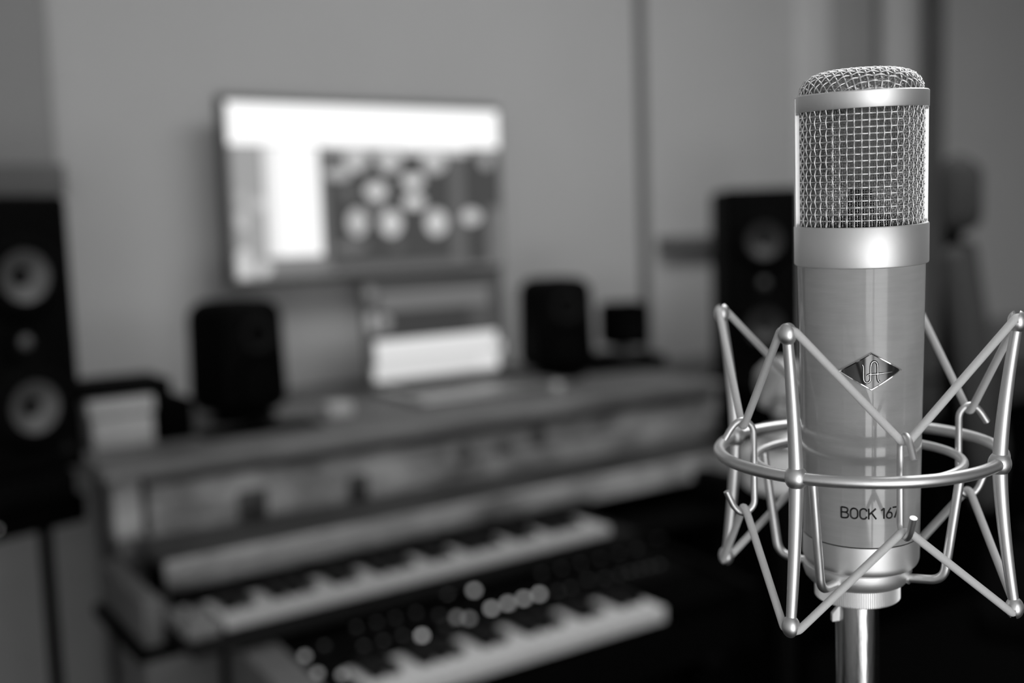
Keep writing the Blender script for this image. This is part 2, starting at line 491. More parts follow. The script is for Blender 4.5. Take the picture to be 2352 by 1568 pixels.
syn = thing('synthesizer', 'black lower synthesizer with many knobs, lit buttons, glowing painted glints and a row of white keys', 'keyboard', (.53, 1.19, .575), 0)
b = MB()
b.prism([(.0, .0), (.25, .0), (.25, .116), (.100, .101), (.098, .07), (.0, .066)], 0, .70, ax='x')
b.build('case', blackm, syn)
b = MB(); b.prism([(.0, .066), (.12, .066), (.12, .1065), (.045, .099), (.0, .093)], .0, .046, ax='x'); b.build('wheel_section', blackm, syn)
b = MB(); b.prism([(-.012, .0), (.253, .0), (.253, .121), (.11, .112), (-.012, .100)], -.05, .0, ax='x'); b.build('side_cheek', mat('grey_cheek', .12, .5, noise=.1), syn)
b = MB(); b.prism([(-.012, .0), (.253, .0), (.253, .121), (.11, .112), (-.012, .100)], .70, .72, ax='x'); b.build('side_cheek', blackm, syn)
b = MB(); b.rbox((.625, .05, .082), (.148, .098, .032), .004); b.build('end_block', blackv, syn)
keyroot = bpy.data.objects.new('key_bed', None); COL.objects.link(keyroot); keyroot.parent = syn; keyroot.location = (.05, 0, 0)
keys(keyroot, 20, .0244, .095, .003, .077, .099, .060)


def knob(x, y, bright=0, r_=.0065):
    z = (.101 + (y - .10) * .1) if y > .1 else (.099 + (y - .045) * .1)
    b = MB()
    if bright:
        b.lathe([(0, .0), (.0048, 0), (.0046, .003), (.003, .005), (0, .0056)], 16, c=(x, y, z))
        b.build('glint_led', glint_ledm if bright == 2 else glint_ledd, syn)  # emission paints knob-cap glints as well as lit LEDs
    else:
        b.lathe([(0, 0), (r_ * 1.15, 0), (r_, .004), (r_ * .85, .0085), (r_ * .7, .0098), (0, .01)], 20, c=(x, y, z))
        k = b.build('knob', keyb, syn)
        b = MB(); b.lathe([(0, 0), (r_ * .6, 0), (r_ * .5, .0008), (0, .001)], 16, c=(x, y, z + .0100)); b.build('knob_cap', midm, k)


for x, y, q in [(.020, .151, 1), (.185, .122, 2), (.318, .146, 2), (.349, .148, 2), (.380, .150, 2), (.410, .151, 2), (.331, .215, 2), (.273, .240, 1),
                (.291, .230, 1), (.012, .092, 1), (.258, .147, 1), (.271, .134, 1), (.038, .072, 1)]:
    knob(x, y, q)
for x, y in [(.049, .151), (.094, .122), (.124, .122), (.154, .122), (.037, .228), (.067, .226), (.117, .232), (.111, .179), (.146, .225), (.142, .177),
             (.179, .221), (.172, .176), (.213, .223), (.206, .176), (.231, .152), (.240, .118), (.221, .118), (.430, .130), (.455, .130),
             (.497, .140), (.525, .132), (.556, .131), (.577, .131), (.597, .130), (.617, .129), (.637, .128), (.45, .20), (.49, .20), (.53, .20), (.57, .20), (.61, .20), (.65, .20)]:
    knob(x, y)
stn = thing('keyboard_stand', 'black folding stand carrying the lower synthesizer', 'stand', (.88, 1.31, 0))
for dx in (-.28, .28):
    b = MB(); b.tube([(dx, -.14, .02), (dx, .11, .555)], .014, 10); b.build('cross_leg', blackm, stn)
    b = MB(); b.tube([(dx, .12, .02), (dx, -.11, .555)], .014, 10); b.build('cross_leg', blackm, stn)
    b = MB(); b.rbox((dx, 0, .5645), (.03, .26, .02), .004); b.build('support_arm', blackm, stn)
for dy in (-.14, .12):
    b = MB(); b.tube([(-.30, dy, .014), (.30, dy, .014)], .014, 10); b.build('foot_bar', blackm, stn)


# ------------------------------------------------------------------ loudspeakers
RX = Matrix.Rotation(radians(90), 3, 'X')     # lathe axis -> faces -y


def main_speaker(x, y, yaw, label, cone_v):
    t = thing('studio_monitor', label, 'loudspeaker', (x, y, .898), yaw, 'main loudspeakers')
    b = MB(); b.rbox((0, .14, .211), (.176, .28, .422), .012, 4); b.build('cabinet', blackm, t)
    for z in (.303, .107):
        b = MB(); b.lathe([(.038, .012), (.046, .015), (.054, .013), (.064, .006), (.068, 0), (.038, 0)], 40, rot=RX, c=(0, -.001, z)); b.build('surround', blackm, t)
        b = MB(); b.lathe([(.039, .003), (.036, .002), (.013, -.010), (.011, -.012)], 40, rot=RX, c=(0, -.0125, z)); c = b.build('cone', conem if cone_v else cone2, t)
        b = MB(); b.lathe([(.013, -.010), (.010, -.006), (.006, -.003), (0, -.002)], 24, rot=RX, c=(0, -.0125, z)); b.build('dust_cap', blackm, c)
    b = MB(); b.lathe([(.034, .0), (.031, .010), (.026, .010), (.012, .002), (0, .001)], 40, rot=RX, c=(0, -.0005, .205)); wg = b.build('waveguide', blackm, t)
    b = MB(); b.lathe([(.011, .002), (.008, .006), (0, .008)], 24, rot=RX, c=(0, -.0005, .205)); b.build('tweeter_dome', tweetm, wg)
    b = MB(); b.lathe([(0, .001), (.009, .001), (.009, 0), (0, 0)], 20, rot=RX, c=(.055, -.001, .035)); b.build('round_badge', darkm, t)
    return t


cone2 = mat('dimmed_grey_cone', .04, .5, noise=.03)  # same cones as the left loudspeaker, dimmer light put into the grey
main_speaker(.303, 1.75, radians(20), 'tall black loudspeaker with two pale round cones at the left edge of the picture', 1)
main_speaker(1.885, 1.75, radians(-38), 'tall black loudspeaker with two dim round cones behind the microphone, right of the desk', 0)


def speaker_stand(x, y, yaw, label, pole, black_backing=False):
    t = thing('speaker_stand', label, 'stand', (x, y, 0), yaw, 'stands under the main loudspeakers')
    b = MB(); b.rbox((0, .14, .876), (.17, .29, .044), .006); b.build('top_plate', blackm, t)
    b = MB(); b.rbox((0, .14, .832), (.21, .27, .045), .006); b.build('isolation_box', blackv, t)
    if black_backing:
        b = MB(); b.rbox((0, .115, .42), (.22, .20, .79), .006); b.build('black_backing', blackv, t)  # solid black block added as backing to darken the area beside the desk
        return t
    b = MB(); b.tube([(pole, .03, .02), (pole, .03, .82)], .0105, 16); b.build('pole', blackm, t)
    b = MB(); b.rbox((0, .12, .012), (.24, .30, .024), .005); b.build('base_plate', blackm, t)
    b = MB(); b.ball((-.045, -.003, .832), .005, 12, 8); b.build('bolt_cap', chrome, t)
    return t


speaker_stand(.283, 1.745, radians(18), 'black stand with a slim pole under the left loudspeaker', .045)
speaker_stand(1.885, 1.75, radians(-38), 'black stand under the loudspeaker right of the desk', 0, True)


def desk_speaker(x, y, yaw, tilt, label):
    t = thing('desktop_speaker', label, 'loudspeaker', (x, y, .905), yaw, 'rounded black loudspeakers standing on the desk')
    b = MB(); b.lathe([(0, 0), (.06, 0), (.062, .004), (.052, .016), (0, .02)], 32, c=(0, .06, 0)); b.build('foot', blackm, t)
    bd = MB(); bd.rbox((0, .07, .122), (.150, .15, .212), .036, 6, taper=.95); body = bd.build('cabinet', blackm, t)
    b = MB(); b.lathe([(.056, 0), (.054, .010), (.048, .011), (.040, .007), (.02, .001), (0, .002)], 36, rot=RX, c=(0, .004, .078)); b.build('woofer', blackv, t)
    b = MB(); b.lathe([(.036, 0), (.034, .009), (.028, .009), (.010, .002), (0, .004)], 32, rot=RX, c=(0, .004, .166)); b.build('tweeter', darkm, t)
    return t


desk_speaker(.726, 1.91, radians(14), 0, 'rounded black speaker on the desk left of the laptop, under the large screen')
desk_speaker(1.452, 1.93, radians(-14), 0, 'rounded black speaker on the desk just right of the laptop')
t = thing('cube_speaker', 'small black cube speaker on a low flat box at the right end of the desk', 'loudspeaker', (1.69, 1.95, .0), radians(-20))
t.location = (1.672, 1.97, .937)
b = MB(); b.lathe([(0, 0), (.035, 0), (.033, .008), (.012, .012), (.012, .02), (0, .02)], 24, c=(0, .05, 0)); b.build('foot', midm, t)
b = MB(); b.rbox((0, .05, .072), (.105, .10, .105), .018, 4); b.build('cabinet', blackv, t)
b = MB(); b.lathe([(.040, .0), (.038, .009), (.033, .009), (.012, .001), (0, .003)], 32, rot=RX, c=(0, -.001, .072)); b.build('cone', blackm, t)
b = MB(); b.rbox((0, 0, .016), (.20, .17, .032), .004)
tag(b.build('flat_box', blackm), 'flat black box under the small cube speaker on the desk', 'box', loc=(1.660, 2.03, .905), rz=radians(-8))

# small things on the desk
def boxthing(name, label, cat, x0, x1, y0, y1, z0, z1, m_, r=.003, group=None):
    b = MB(); b.rbox((0, 0, (z1 - z0) / 2), (x1 - x0, y1 - y0, z1 - z0), r)
    return tag(b.build(name, m_), label, cat, group, loc=((x0 + x1) / 2, (y0 + y1) / 2, z0))


boxthing('box', 'lower pale box of the stack beside the left loudspeaker', 'box', .412, .512, 1.85, 1.99, .9055, .957, paperm, group='pale boxes stacked on the desk')
boxthing('box', 'upper pale box of the stack beside the left loudspeaker', 'box', .405, .514, 1.845, 1.99, .960, .988, paperm, group='pale boxes stacked on the desk')
b = MB(); b.rbox((0, 0, 0), (.10, .13, .003), .001, 1)
tag(b.build('card_sheet', midm), 'thin darker sheet between the two pale stacked boxes', 'card', loc=(.46, 1.92, .9585))
boxthing('black_case', 'flat black case lying on top of the pale stacked boxes', 'case', .398, .548, 1.86, 1.99, .9885, 1.012, blackm)
boxthing('small_amplifier', 'small black box on the desk between pale boxes and rounded speaker', 'box', .522, .580, 1.85, 1.98, .9055, .975, blackv)
boxthing('rubber_mat', 'thin black mat on the desk in front of the left rounded speaker', 'mat', .585, .80, 1.80, 1.873, .9055, .912, blackv, r=.002)
boxthing('card_box', 'little white block on the desk between left rounded speaker and laptop', 'box', .838, .888, 1.86, 1.90, .9055, .930, whitem)
b = MB(); b.ball((0, 0, .012), (.012, .012, .012), 20, 12); b.lathe([(0, 0), (.009, 0), (.009, .002), (0, .002)], 16)
tag(b.build('volume_knob', whitem), 'tiny pale ball shaped knob on the desk right of the laptop', 'knob', loc=(1.322, 1.80, .905))

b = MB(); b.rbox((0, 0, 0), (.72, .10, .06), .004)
tag(b.build('wall_shadow_bar', darkgap), 'narrow dark bar painting in the shadow on the wall just above the left main loudspeaker', 'painted_shadow', loc=(.115, 2.25, 1.366))  # dark bar in place of the shadow above the loudspeaker
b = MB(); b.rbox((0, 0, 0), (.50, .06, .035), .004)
tag(b.build('wall_shadow_bar', darkgap), 'short dark bar painting in the wall shadow left of the loudspeaker behind the microphone', 'painted_shadow', loc=(2.30, 2.27, 1.19))  # another bar painting in wall shadow, beside the right loudspeaker

# far right: sideboard and office chair
sb = thing('sideboard', 'low black sideboard with a grey top against the far wall at the right', 'cabinet', (3.06, 2.155, 0))
b = MB(); b.rbox((0, .01, .31), (2.06, .24, .62), .004); b.build('body', blackv, sb)
b = MB(); b.rbox((0, 0, .655), (2.10, .262, .07), .006); b.build('top', mat('grey_laminate', .055, .6, noise=.05), sb)
for k in range(4):
    b = MB(); b.rbox((-.76 + k * .5, -.118, .31), (.47, .02, .56), .004); d_ = b.build('door', blackv, sb)
    b = MB(); b.tube([(-.57 + k * .5, -.126, .30), (-.57 + k * .5, -.126, .40)], .005, 8); b.build('handle', darkm, d_)
ch = thing('office_chair', 'dark high-backed office chair with a headrest, blurred right of the microphone', 'chair', (2.15, 1.10, 0), radians(30))
dk = mat('dark_mesh_fabric', .045, .9, noise=.1)
b = MB(); b.rbox((0, 0, 0), (.52, .05, .50), .024, 4, taper=.92); o = b.build('backrest', dk, ch); o.location = (0, .24, .94); o.rotation_euler = (radians(-8), 0, 0)
b = MB(); b.rbox((0, 0, 0), (.31, .07, .15), .033, 4); o = b.build('headrest', dk, ch); o.location = (0, .27, 1.285)
b = MB(); b.tube([(0, .285, .80), (0, .29, 1.0), (0, .285, 1.25)], .02, 10); b.build('spine', blackm, ch)
b = MB(); b.rbox((0, 0, .47), (.48, .46, .08), .03, 4); b.build('seat', blackm, ch)
for s_ in (-1, 1):
    b = MB(); b.tube(fillet([(s_ * .2, .05, .44), (s_ * .28, .05, .46), (s_ * .28, .05, .66)], .04), .013, 8); b.rbox((s_ * .28, .03, .67), (.07, .25, .03), .012); b.build('armrest', blackm, ch)
b = MB(); b.tube([(0, 0, .09), (0, 0, .44)], .025, 14); b.build('gas_column', blackm, ch)
for k in range(5):
    a = 2 * pi * k / 5 + .3
    b = MB(); b.tube([(0, 0, .10), (.30 * cos(a), .30 * sin(a), .065)], [.022, .014], 8); lg = b.build('base_arm', blackm, ch)
    b = MB(); b.lathe([(0, -.012), (.026, -.012), (.028, 0), (.026, .012), (0, .012)], 16, rot=Matrix.Rotation(radians(90), 3, 'Y'), c=(.30 * cos(a), .30 * sin(a), .028)); b.build('castor', blackm, lg)

# second microphone stand with its swivel joint, half hidden behind the microphone
st2 = thing('boom_stand', 'second stand with a pale swivel clutch and round weight behind the microphone', 'stand', (.692, .620, 0))
b = MB(); b.tube([(0, 0, .02), (0, 0, 1.072)], .008, 16); b.build('pole', blackm, st2)
b = MB(); b.lathe([(0, 0), (.12, 0), (.12, .012), (.10, .02), (.012, .024), (0, .024)], 48); b.build('round_base', blackm, st2)
clm = mat('clutch_cast_metal', .34, .5, .4, noise=.15, nscale=120)
b = MB(); b.lathe([(0, .022), (.010, .021), (.018, .015), (.021, .006), (.021, -.004), (.017, -.008), (0, -.010)], 32, c=(-.006, 0, 1.112), rot=Matrix.Rotation(radians(-18), 3, 'Y')); b.build('swivel_clutch', clm, st2)
b = MB(); b.rbox((-.024, -.004, 1.107), (.016, .012, .026), .005, 3, rot=Matrix.Rotation(radians(25), 3, 'Y')); b.rbox((-.016, -.018, 1.092), (.034, .012, .014), .005, 3, rot=Matrix.Rotation(radians(14), 3, 'Y')); b.build('wing_screw', clm, st2)
b = MB(); b.rbox((.010, -.012, 1.078), (.018, .016, .044), .005, 3, rot=Matrix.Rotation(radians(-10), 3, 'Y')); b.build('clutch_arm', clm, st2)
b = MB(); b.lathe([(.009, .062), (.020, .062), (.021, .060), (.021, .052), (.009, .050)], 32, c=(0, 0, 1.012)); b.build('clamp_ring', satin2, st2)
b = MB(); b.lathe([(0, 0), (.034, 0), (.038, .004), (.038, .030), (.034, .034), (.009, .035), (0, .035)], 48, c=(.002, 0, 1.024)); b.build('round_weight', mat('pale_grey_enamel', .8, .5, noise=.03), st2)

# ------------------------------------------------------------------ MICROPHONE (millimetres in its own frame; z = 0 at the lower edge of the wide band)
MM = .001
micM = Matrix(((.82775, .55958, -.04123, .39223), (-.56086, .82728, -.03217, .30809), (.0161, .04976, .99863, 1.22941), (0, 0, 0, 1)))
mic = thing('microphone', 'large silver condenser microphone with wire mesh head and grey body, upright in the cradle', 'microphone')
BZ = -136.0
mic.matrix_world = micM @ Matrix.Translation((0, 0, BZ * MM))
SH = (0, 0, -BZ * MM)


def mbuild(b, name, mt, par=mic, **k): return b.build(name, mt, par, scale=MM, shift=SH, **k)


LOS = -107.75; FRONT = -98.6
RB = lambda z: 26.694 + (26.694 - 25.302) * z / 120.7
# wide band
b = MB(); b.lathe([(26.2, 0), (27.3, 0), (27.85, .35), (28, .9), (28, 16.6), (27.7, 17.07), (25.0, 17.07), (25.0, 12), (26.2, 12)], 160, closed=True)
mbuild(b, 'wide_band', satin)
# head frame: top ring, two side struts between front and back windows
Z0, Z1, ZT, RO, RI = 17.07, 65.3, 72.36, 27.65, 26.05
b = MB()
b.lathe([(RI, Z1), (RO - .15, Z1), (RO, Z1 + .2), (RO, ZT - .5), (RO - .5, ZT), (25.5, ZT), (25.5, ZT - 1.5), (RI, ZT - 1.5)], 160, closed=True)
HW = 86.0
for cen in (FRONT + 90 + 4, FRONT - 90 - 4 + 8):
    a0, a1 = radians(cen - (90 - HW) - 0), radians(cen + (90 - HW) + 0)
    b.lathe([(RI, Z0 - .2), (RO + .25, Z0 - .2), (RO + .25, ZT - 1.3), (RO - .1, ZT - .9), (RI, ZT - .9)], 12, closed=True, a0=a0, a1=a1, caps=True)
    # the rounded window corners
    for zc, sg in ((Z1, -1), (Z0, 1)):
        for aa, dr in ((a0, -1), (a1, 1)):
            pts = [(0, 0)] + [(1.6 - 1.6 * sin(q * pi / 12), 1.6 - 1.6 * cos(q * pi / 12)) for q in range(0, 7)]
            P = []
            for R_ in (RI, RO):
                for s_, h_ in pts:
                    a = aa + dr * s_ / R_; P.append((R_ * cos(a), R_ * sin(a), zc + sg * h_))
            n_ = len(pts)
            F = [tuple(range(n_)), tuple(range(2 * n_ - 1, n_ - 1, -1))] + [(i, (i + 1) % n_, n_ + (i + 1) % n_, n_ + i) for i in range(n_)]
            b.add(P, F)
mbuild(b, 'head_frame', satin)
# body tube
b = MB(); b.lathe([(26.65, .5), (26.69, 0), (25.302, -120.5), (25.1, -120.7), (24.5, -120.7), (24.5, .5)], 160, closed=True); mbuild(b, 'body_tube', resin, angle=30)
b = MB(); b.lathe([(24.9, -120.6), (25.05, -120.8), (24.9, -121.0)], 160); mbuild(b, 'seam_ring', inkm)
prof = [(24.6, -121.0), (25.3, -121.15), (25.25, -130.8)] + [(25.25 - 2.4 * (1 - cos(q * pi / 16)), -130.8 - 4.0 * sin(q * pi / 16)) for q in range(1, 9)] + [(22.2, -135.4), (20, -136.0), (0, -136.0), (0, -134), (20, -134), (20, -121)]
b = MB(); b.lathe(prof, 160, closed=True); mbuild(b, 'base_cup', satin)


# woven grille
def weave_cyl(R, nv, z0, z1, rows, rw, zr0, dz, seg=6, pts=4, tr=None):
    b = MB(); tr = tr or rw
    for i in range(nv):
        a = 2 * pi * i / nv; P = []
        n = int((z1 - z0) / dz * pts)
        for k in range(n + 1):
            z = z0 + (z1 - z0) * k / n
            d = rw * cos(pi * ((z - zr0) / dz) + pi * i)
            P.append(((R + d) * cos(a), (R + d) * sin(a), z))
        b.tube(P, tr, seg, cap=False)
    for j in range(rows):
        z = zr0 + j * dz; P = []
        n = nv * max(2, pts // 2)
        for k in range(n):
            a = 2 * pi * k / n
            d = -rw * cos(pi * (k * nv / n) + pi * j)
            P.append(((R + d) * cos(a), (R + d) * sin(a), z))
        b.tube(P, tr, seg, closed=True)
    return b


mbuild(weave_cyl(25.35, 54, 17.2, 71, 20, .355, 19.7, 2.71, 8, 6), 'outer_mesh', wirem, angle=80)
mbuild(weave_cyl(24.2, 156, 17.2, 71, 54, .12, 17.7, .985, 4, 2, .17), 'inner_mesh', wirem2, angle=80)


def dome_tab(R0, zb, H, nexp=2.7):
    t = []; s_ = 0; last = None
    for k in range(0, 401):
        th = (pi / 2) * k / 400
        r = R0 * sin(th) ** (2 / nexp); z = zb + H * cos(th) ** (2 / nexp) if k < 400 else zb
        if last: s_ += math.hypot(r - last[0], z - last[1])
        last = (r, z); t.append((s_, r, z))
    return t


def dome_pt(t, x, y, d=0):
    s_ = math.hypot(x, y); a = math.atan2(y, x)
    if s_ > t[-1][0]: return None
    lo, hi = 0, len(t) - 1
    while hi - lo > 1:
        m_ = (lo + hi) // 2
        if t[m_][0] < s_: lo = m_
        else: hi = m_
    f = (s_ - t[lo][0]) / max(1e-9, t[hi][0] - t[lo][0])
    r = t[lo][1] + (t[hi][1] - t[lo][1]) * f; z = t[lo][2] + (t[hi][2] - t[lo][2]) * f
    dr, dz = t[hi][1] - t[lo][1], t[hi][2] - t[lo][2]; l = math.hypot(dr, dz) or 1
    nr, nz = -dz / l, dr / l
    if nz < 0: nr, nz = -nr, -nz
    nr = abs(nr)
    r += nr * d; z += abs(nz) * d
    return Vector((r * cos(a), r * sin(a), z))


def weave_dome(t, sp, rw, rot_, seg=6, sub=4):
    b = MB(); Smax = t[-1][0]; n = int(Smax / sp) + 1
    for fam in (0, 1):
        for i in range(-n, n + 1):
            c = i * sp; run = []
            m_ = n * sub
            for k in range(-m_, m_ + 1):
                q = k * sp / sub
                d = rw * cos(pi * q / sp + pi * i + (pi if fam else 0))
                x, y = (c, q) if fam == 0 else (q, c)
                X = x * cos(rot_) - y * sin(rot_); Y = x * sin(rot_) + y * cos(rot_)
                p = dome_pt(t, X, Y, d)
                if p is not None: run.append(p)
            if len(run) > 3: b.tube(run, rw, seg, cap=False)
    return b


td = dome_tab(25.3, 69.5, 12.6, 3.3); td2 = dome_tab(24.2, 69.0, 12.1, 3.3)
mbuild(weave_dome(td, 2.95, .355, radians(FRONT + 90 + 4)), 'top_mesh', wirem, angle=80)
mbuild(weave_dome(td2, .985, .16, radians(FRONT + 90 + 4), 4, 2), 'inner_top_mesh', wirem2, angle=80)
# capsule inside the head
b = MB(); fa = radians(FRONT)
RM = Matrix.Rotation(fa + pi / 2, 3, 'Z')
rotc = RM @ RX
b.lathe([(0, 5.2), (12, 5.2), (13.5, 5.4), (15, 6), (17, 6), (17, -6), (15, -6), (0, -5.4)], 48, rot=rotc, c=(0, 0, 49)); mbuild(b, 'capsule', capm)
b = MB(); b.lathe([(0, 17), (17.5, 17), (17.5, 20), (6, 22), (4.5, 33), (0, 33)], 40); mbuild(b, 'capsule_mount', darkm)
b = MB(); b.lathe([(0, 15), (24, 15), (24, 16.5), (0, 16.5)], 60); mbuild(b, 'head_floor', blackin)


# emblem on the body: raised lozenge with monogram
def onbody(s_, h, z0=-43.1, lift=0):
    z = z0 + h; R = RB(z) + lift; a = radians(FRONT + .3) + s_ / 26.2
    return Vector((R * cos(a), R * sin(a), z))


HWX, HH = 13.3, 8.15
b = MB(); n1 = 24
# plate as a grid lozenge, wrapped on the body
P = []; F = []
for i in range(n1 + 1):
    u = i / n1 * 2 - 1
    for j in range(n1 + 1):
        v = j / n1 * 2 - 1
        s_, h = (u + v) / 2 * HWX * .97, (u - v) / 2 * HH * .97
        P.append(onbody(s_, h, lift=.55))
for i in range(n1):
    for j in range(n1): F.append((i * (n1 + 1) + j, (i + 1) * (n1 + 1) + j, (i + 1) * (n1 + 1) + j + 1, i * (n1 + 1) + j + 1))
b.add(P, F)
em = mbuild(b, 'emblem', mat('emblem_plate', .085, .13, 1))
b = MB(); cs = [(-HWX, 0), (0, HH), (HWX, 0), (0, -HH)]
ring = []
for k in range(4):
    (x0, y0), (x1, y1) = cs[k], cs[(k + 1) % 4]
    for q in range(16): ring.append((x0 + (x1 - x0) * q / 16, y0 + (y1 - y0) * q / 16))
n2 = len(ring); P = []; F = []
for sc, lf in ((1.0, -.2), (1.0, .6), (.97, .95), (.92, .9), (.90, .5)):
    for x, y in ring: P.append(onbody(x * sc, y * sc, lift=lf))
for L_ in range(4):
    for k in range(n2):
        k2 = (k + 1) % n2; F.append((L_ * n2 + k, L_ * n2 + k2, (L_ + 1) * n2 + k2, (L_ + 1) * n2 + k))
b.add(P, F); mbuild(b, 'emblem_rim', chrome, em, angle=30)
# monogram strokes, traced in emblem millimetres
Z6 = lambda x, y: ((x - 1078) / 38.6 * .985, (518 - y) / 38.6)
strokes = [[(937, 402), (950, 420), (954, 450), (955, 620), (958, 655), (972, 685), (1000, 703), (1030, 697), (1055, 672), (1066, 640), (1066, 430), (1074, 385), (1095, 357), (1120, 348), (1146, 357), (1166, 385), (1174, 430), (1174, 640), (1184, 672), (1206, 692)],
           [(1012, 585), (1022, 570), (1045, 562), (1180, 556), (1300, 546), (1412, 536)]]
b = MB(); bg_ = MB()
for si, st in enumerate(strokes):
    P = [Vector((*Z6(*p), 0)) for p in st]; P = fillet(P, 1.0, 3)
    P = resample(P, .22)
    pts = [onbody(p.x, p.y, lift=.62) for p in P]
    rr = [.36] * len(pts)
    if si == 1: rr = [.36 - .24 * max(0, k / len(pts) - .45) / .55 for k in range(len(pts))]
    b.tube([q + Vector((q.x, q.y, 0)).normalized() * .12 for q in pts], [k * .8 for k in rr], 8)
    bg_.tube([q - Vector((q.x, q.y, 0)).normalized() * .28 for q in pts], [k * 1.55 for k in rr], 8)
mbuild(b, 'monogram', mat('monogram_metal', .85, .18, 1), em, angle=60)
mbuild(bg_, 'monogram_outline', inkm, em, angle=60)

# engraved lettering
G = {
    'B': [[(0, 0), (0, 1)], [(0, 1), (.38, 1), (.56, .93), (.6, .77), (.54, .6), (.38, .54), (0, .54)], [(.38, .54), (.6, .45), (.66, .27), (.58, .07), (.38, 0), (0, 0)]],
    'O': [[(.34, 1), (.14, .93), (.03, .75), (.03, .25), (.14, .07), (.34, 0), (.54, .07), (.65, .25), (.65, .75), (.54, .93), (.34, 1), (.14, .93)]],
    'C': [[(.62, .75), (.54, .93), (.34, 1), (.14, .93), (.03, .75), (.03, .25), (.14, .07), (.34, 0), (.54, .07), (.62, .25)]],
    'K': [[(0, 0), (0, 1)], [(.62, 1), (.0, .40)], [(.22, .62), (.66, 0)]],
    '1': [[(.0, .78), (.26, 1), (.26, 0)]],
    '6': [[(.48, 1), (.12, .48), (.05, .28), (.12, .07), (.33, 0), (.55, .07), (.62, .30), (.55, .52), (.33, .60), (.12, .50)]],
    '7': [[(.0, 1), (.58, 1), (.2, 0)]],
}
b = MB(); x = -12.1; CH = 4.7
for chh, adv in (('B', 3.8), ('O', 3.85), ('C', 3.75), ('K', 5.1), (' ', .1), ('1', 2.05), ('6', 3.1), ('7', 3)):
    for st in G.get(chh, []):
        P = [Vector((p[0] * CH + x, p[1] * CH, 0)) for p in st]
        if len(P) > 3: P = fillet(P, .55, 3)
        P = resample(P, .25)
        z0 = -107.6
        pts = []
        for p in P:
            z = z0 + p.y; R = RB(z) + .02; a = radians(FRONT + .2) + p.x / 25.5
            pts.append(Vector((R * cos(a), R * sin(a), z)))
        b.tube(pts, .36, 8)
    x += adv
mbuild(b, 'engraved_lettering', inkm)

# ------------------------------------------------------------------ SHOCK MOUNT (its own frame, z = 0 at the outer ring)
mtM = Matrix(((.66273, .74871, -.01498, .39595), (-.74884, .66273, -.00529, .3132), (.00597, .01472, .99987, 1.14565), (0, 0, 0, 1)))
BZ2 = -69.5
mount = thing('shock_mount', 'silver wire shock mount with four ball-tipped posts and elastic cords cradling the microphone', 'microphone mount')
mount.matrix_world = mtM @ Matrix.Translation((0, 0, BZ2 * MM))
SH2 = (0, 0, -BZ2 * MM)


def tb(b, name, mt, par=mount, **k): return b.build(name, mt, par, scale=MM, shift=SH2, **k)


def cyl(r, a, z): a = radians(a); return Vector((r * cos(a), r * sin(a), z))


RO_, RI_, ZI = 60.53, 44.77, -4.43
PA = [-115.9, -23.2, 65.0, 154.4]
HA = [-72.5, 20.0, 110.0, 202.8]
b = MB(); b.tube([cyl(RO_, k * 2, 0) for k in range(180)], 2.6, 16, closed=True); tb(b, 'outer_ring', satin2)
b = MB(); b.tube([cyl(RI_, k * 2, ZI) for k in range(180)], 2.0, 14, closed=True); tb(b, 'inner_ring', satin2)


def slotted_ball(b, c, r, rz, a, updir):
    """ball with a slot for the cord, slot running tangentially and open at the tip"""
    bm = bmesh.new()
    def part(cuts):
        t_ = bmesh.new(); bmesh.ops.create_uvsphere(t_, u_segments=32, v_segments=20, radius=1)
        for v in t_.verts: v.co = Vector((v.co.x * r, v.co.y * r, v.co.z * rz))
        for co, no in cuts:
            res = bmesh.ops.bisect_plane(t_, geom=list(t_.verts) + list(t_.edges) + list(t_.faces), plane_co=co, plane_no=no, clear_outer=True)
            ed = [e for e in res['geom_cut'] if isinstance(e, bmesh.types.BMEdge)]
            if ed: bmesh.ops.contextual_create(t_, geom=ed)
        t_.verts.index_update()
        M_ = Matrix.Rotation(a, 3, 'Z')
        b.add([M_ @ Vector((v.co.x, v.co.y, v.co.z * updir)) + c for v in t_.verts], [[v.index for v in f.verts] for f in t_.faces])
        t_.free()
    gsl = 1.25
    part([((gsl, 0, 0), (-1, 0, 0))])
    part([((-gsl, 0, 0), (1, 0, 0))])
    part([((0, 0, -.2), (0, 0, 1)), ((gsl, 0, 0), (1, 0, 0)), ((-gsl, 0, 0), (-1, 0, 0))])


for k, a in enumerate(PA):
    b = MB(); P = []; R = []
    for i in range(41):
        z = -59 + 118 * i / 40
        q = abs(z) / 59.0
        r_ = RO_ + 6.2 * q ** 1.5
        P.append(cyl(r_, a, z)); R.append(3.05 - .95 * q)
    b.tube(P, R, 18)
    post = tb(b, 'post', satin2)
    b = MB(); b.ball(cyl(RO_, a, 0), (4.7, 4.7, 5.3), 32, 20); tb(b, 'joint_ball', satin2, post)
    b = MB(); slotted_ball(b, cyl(66.6, a, 59.6), 3.75, 4.7, radians(a), 1); tb(b, 'tip_ball', satin2, post)
    b = MB(); slotted_ball(b, cyl(66.9, a, -61.0), 3.75, 4.7, radians(a), -1); tb(b, 'tip_ball', satin2, post)
for a in HA:
    P = [cyl(r_, a, z) for r_, z in ((61.5, 8.8), (57.5, 15.0), (53.2, 17.8), (48.2, 14.0), (48.2, 8), (48.2, -17), (48.2, -22), (53.2, -25.8), (57.5, -22.5), (61.0, -14.5))]
    P = fillet(P, 3.2, 5)
    b = MB(); b.tube(P, 1.45, 14); tb(b, 'cord_hook', satin2)
LA = [-116, -22, 66, 156]
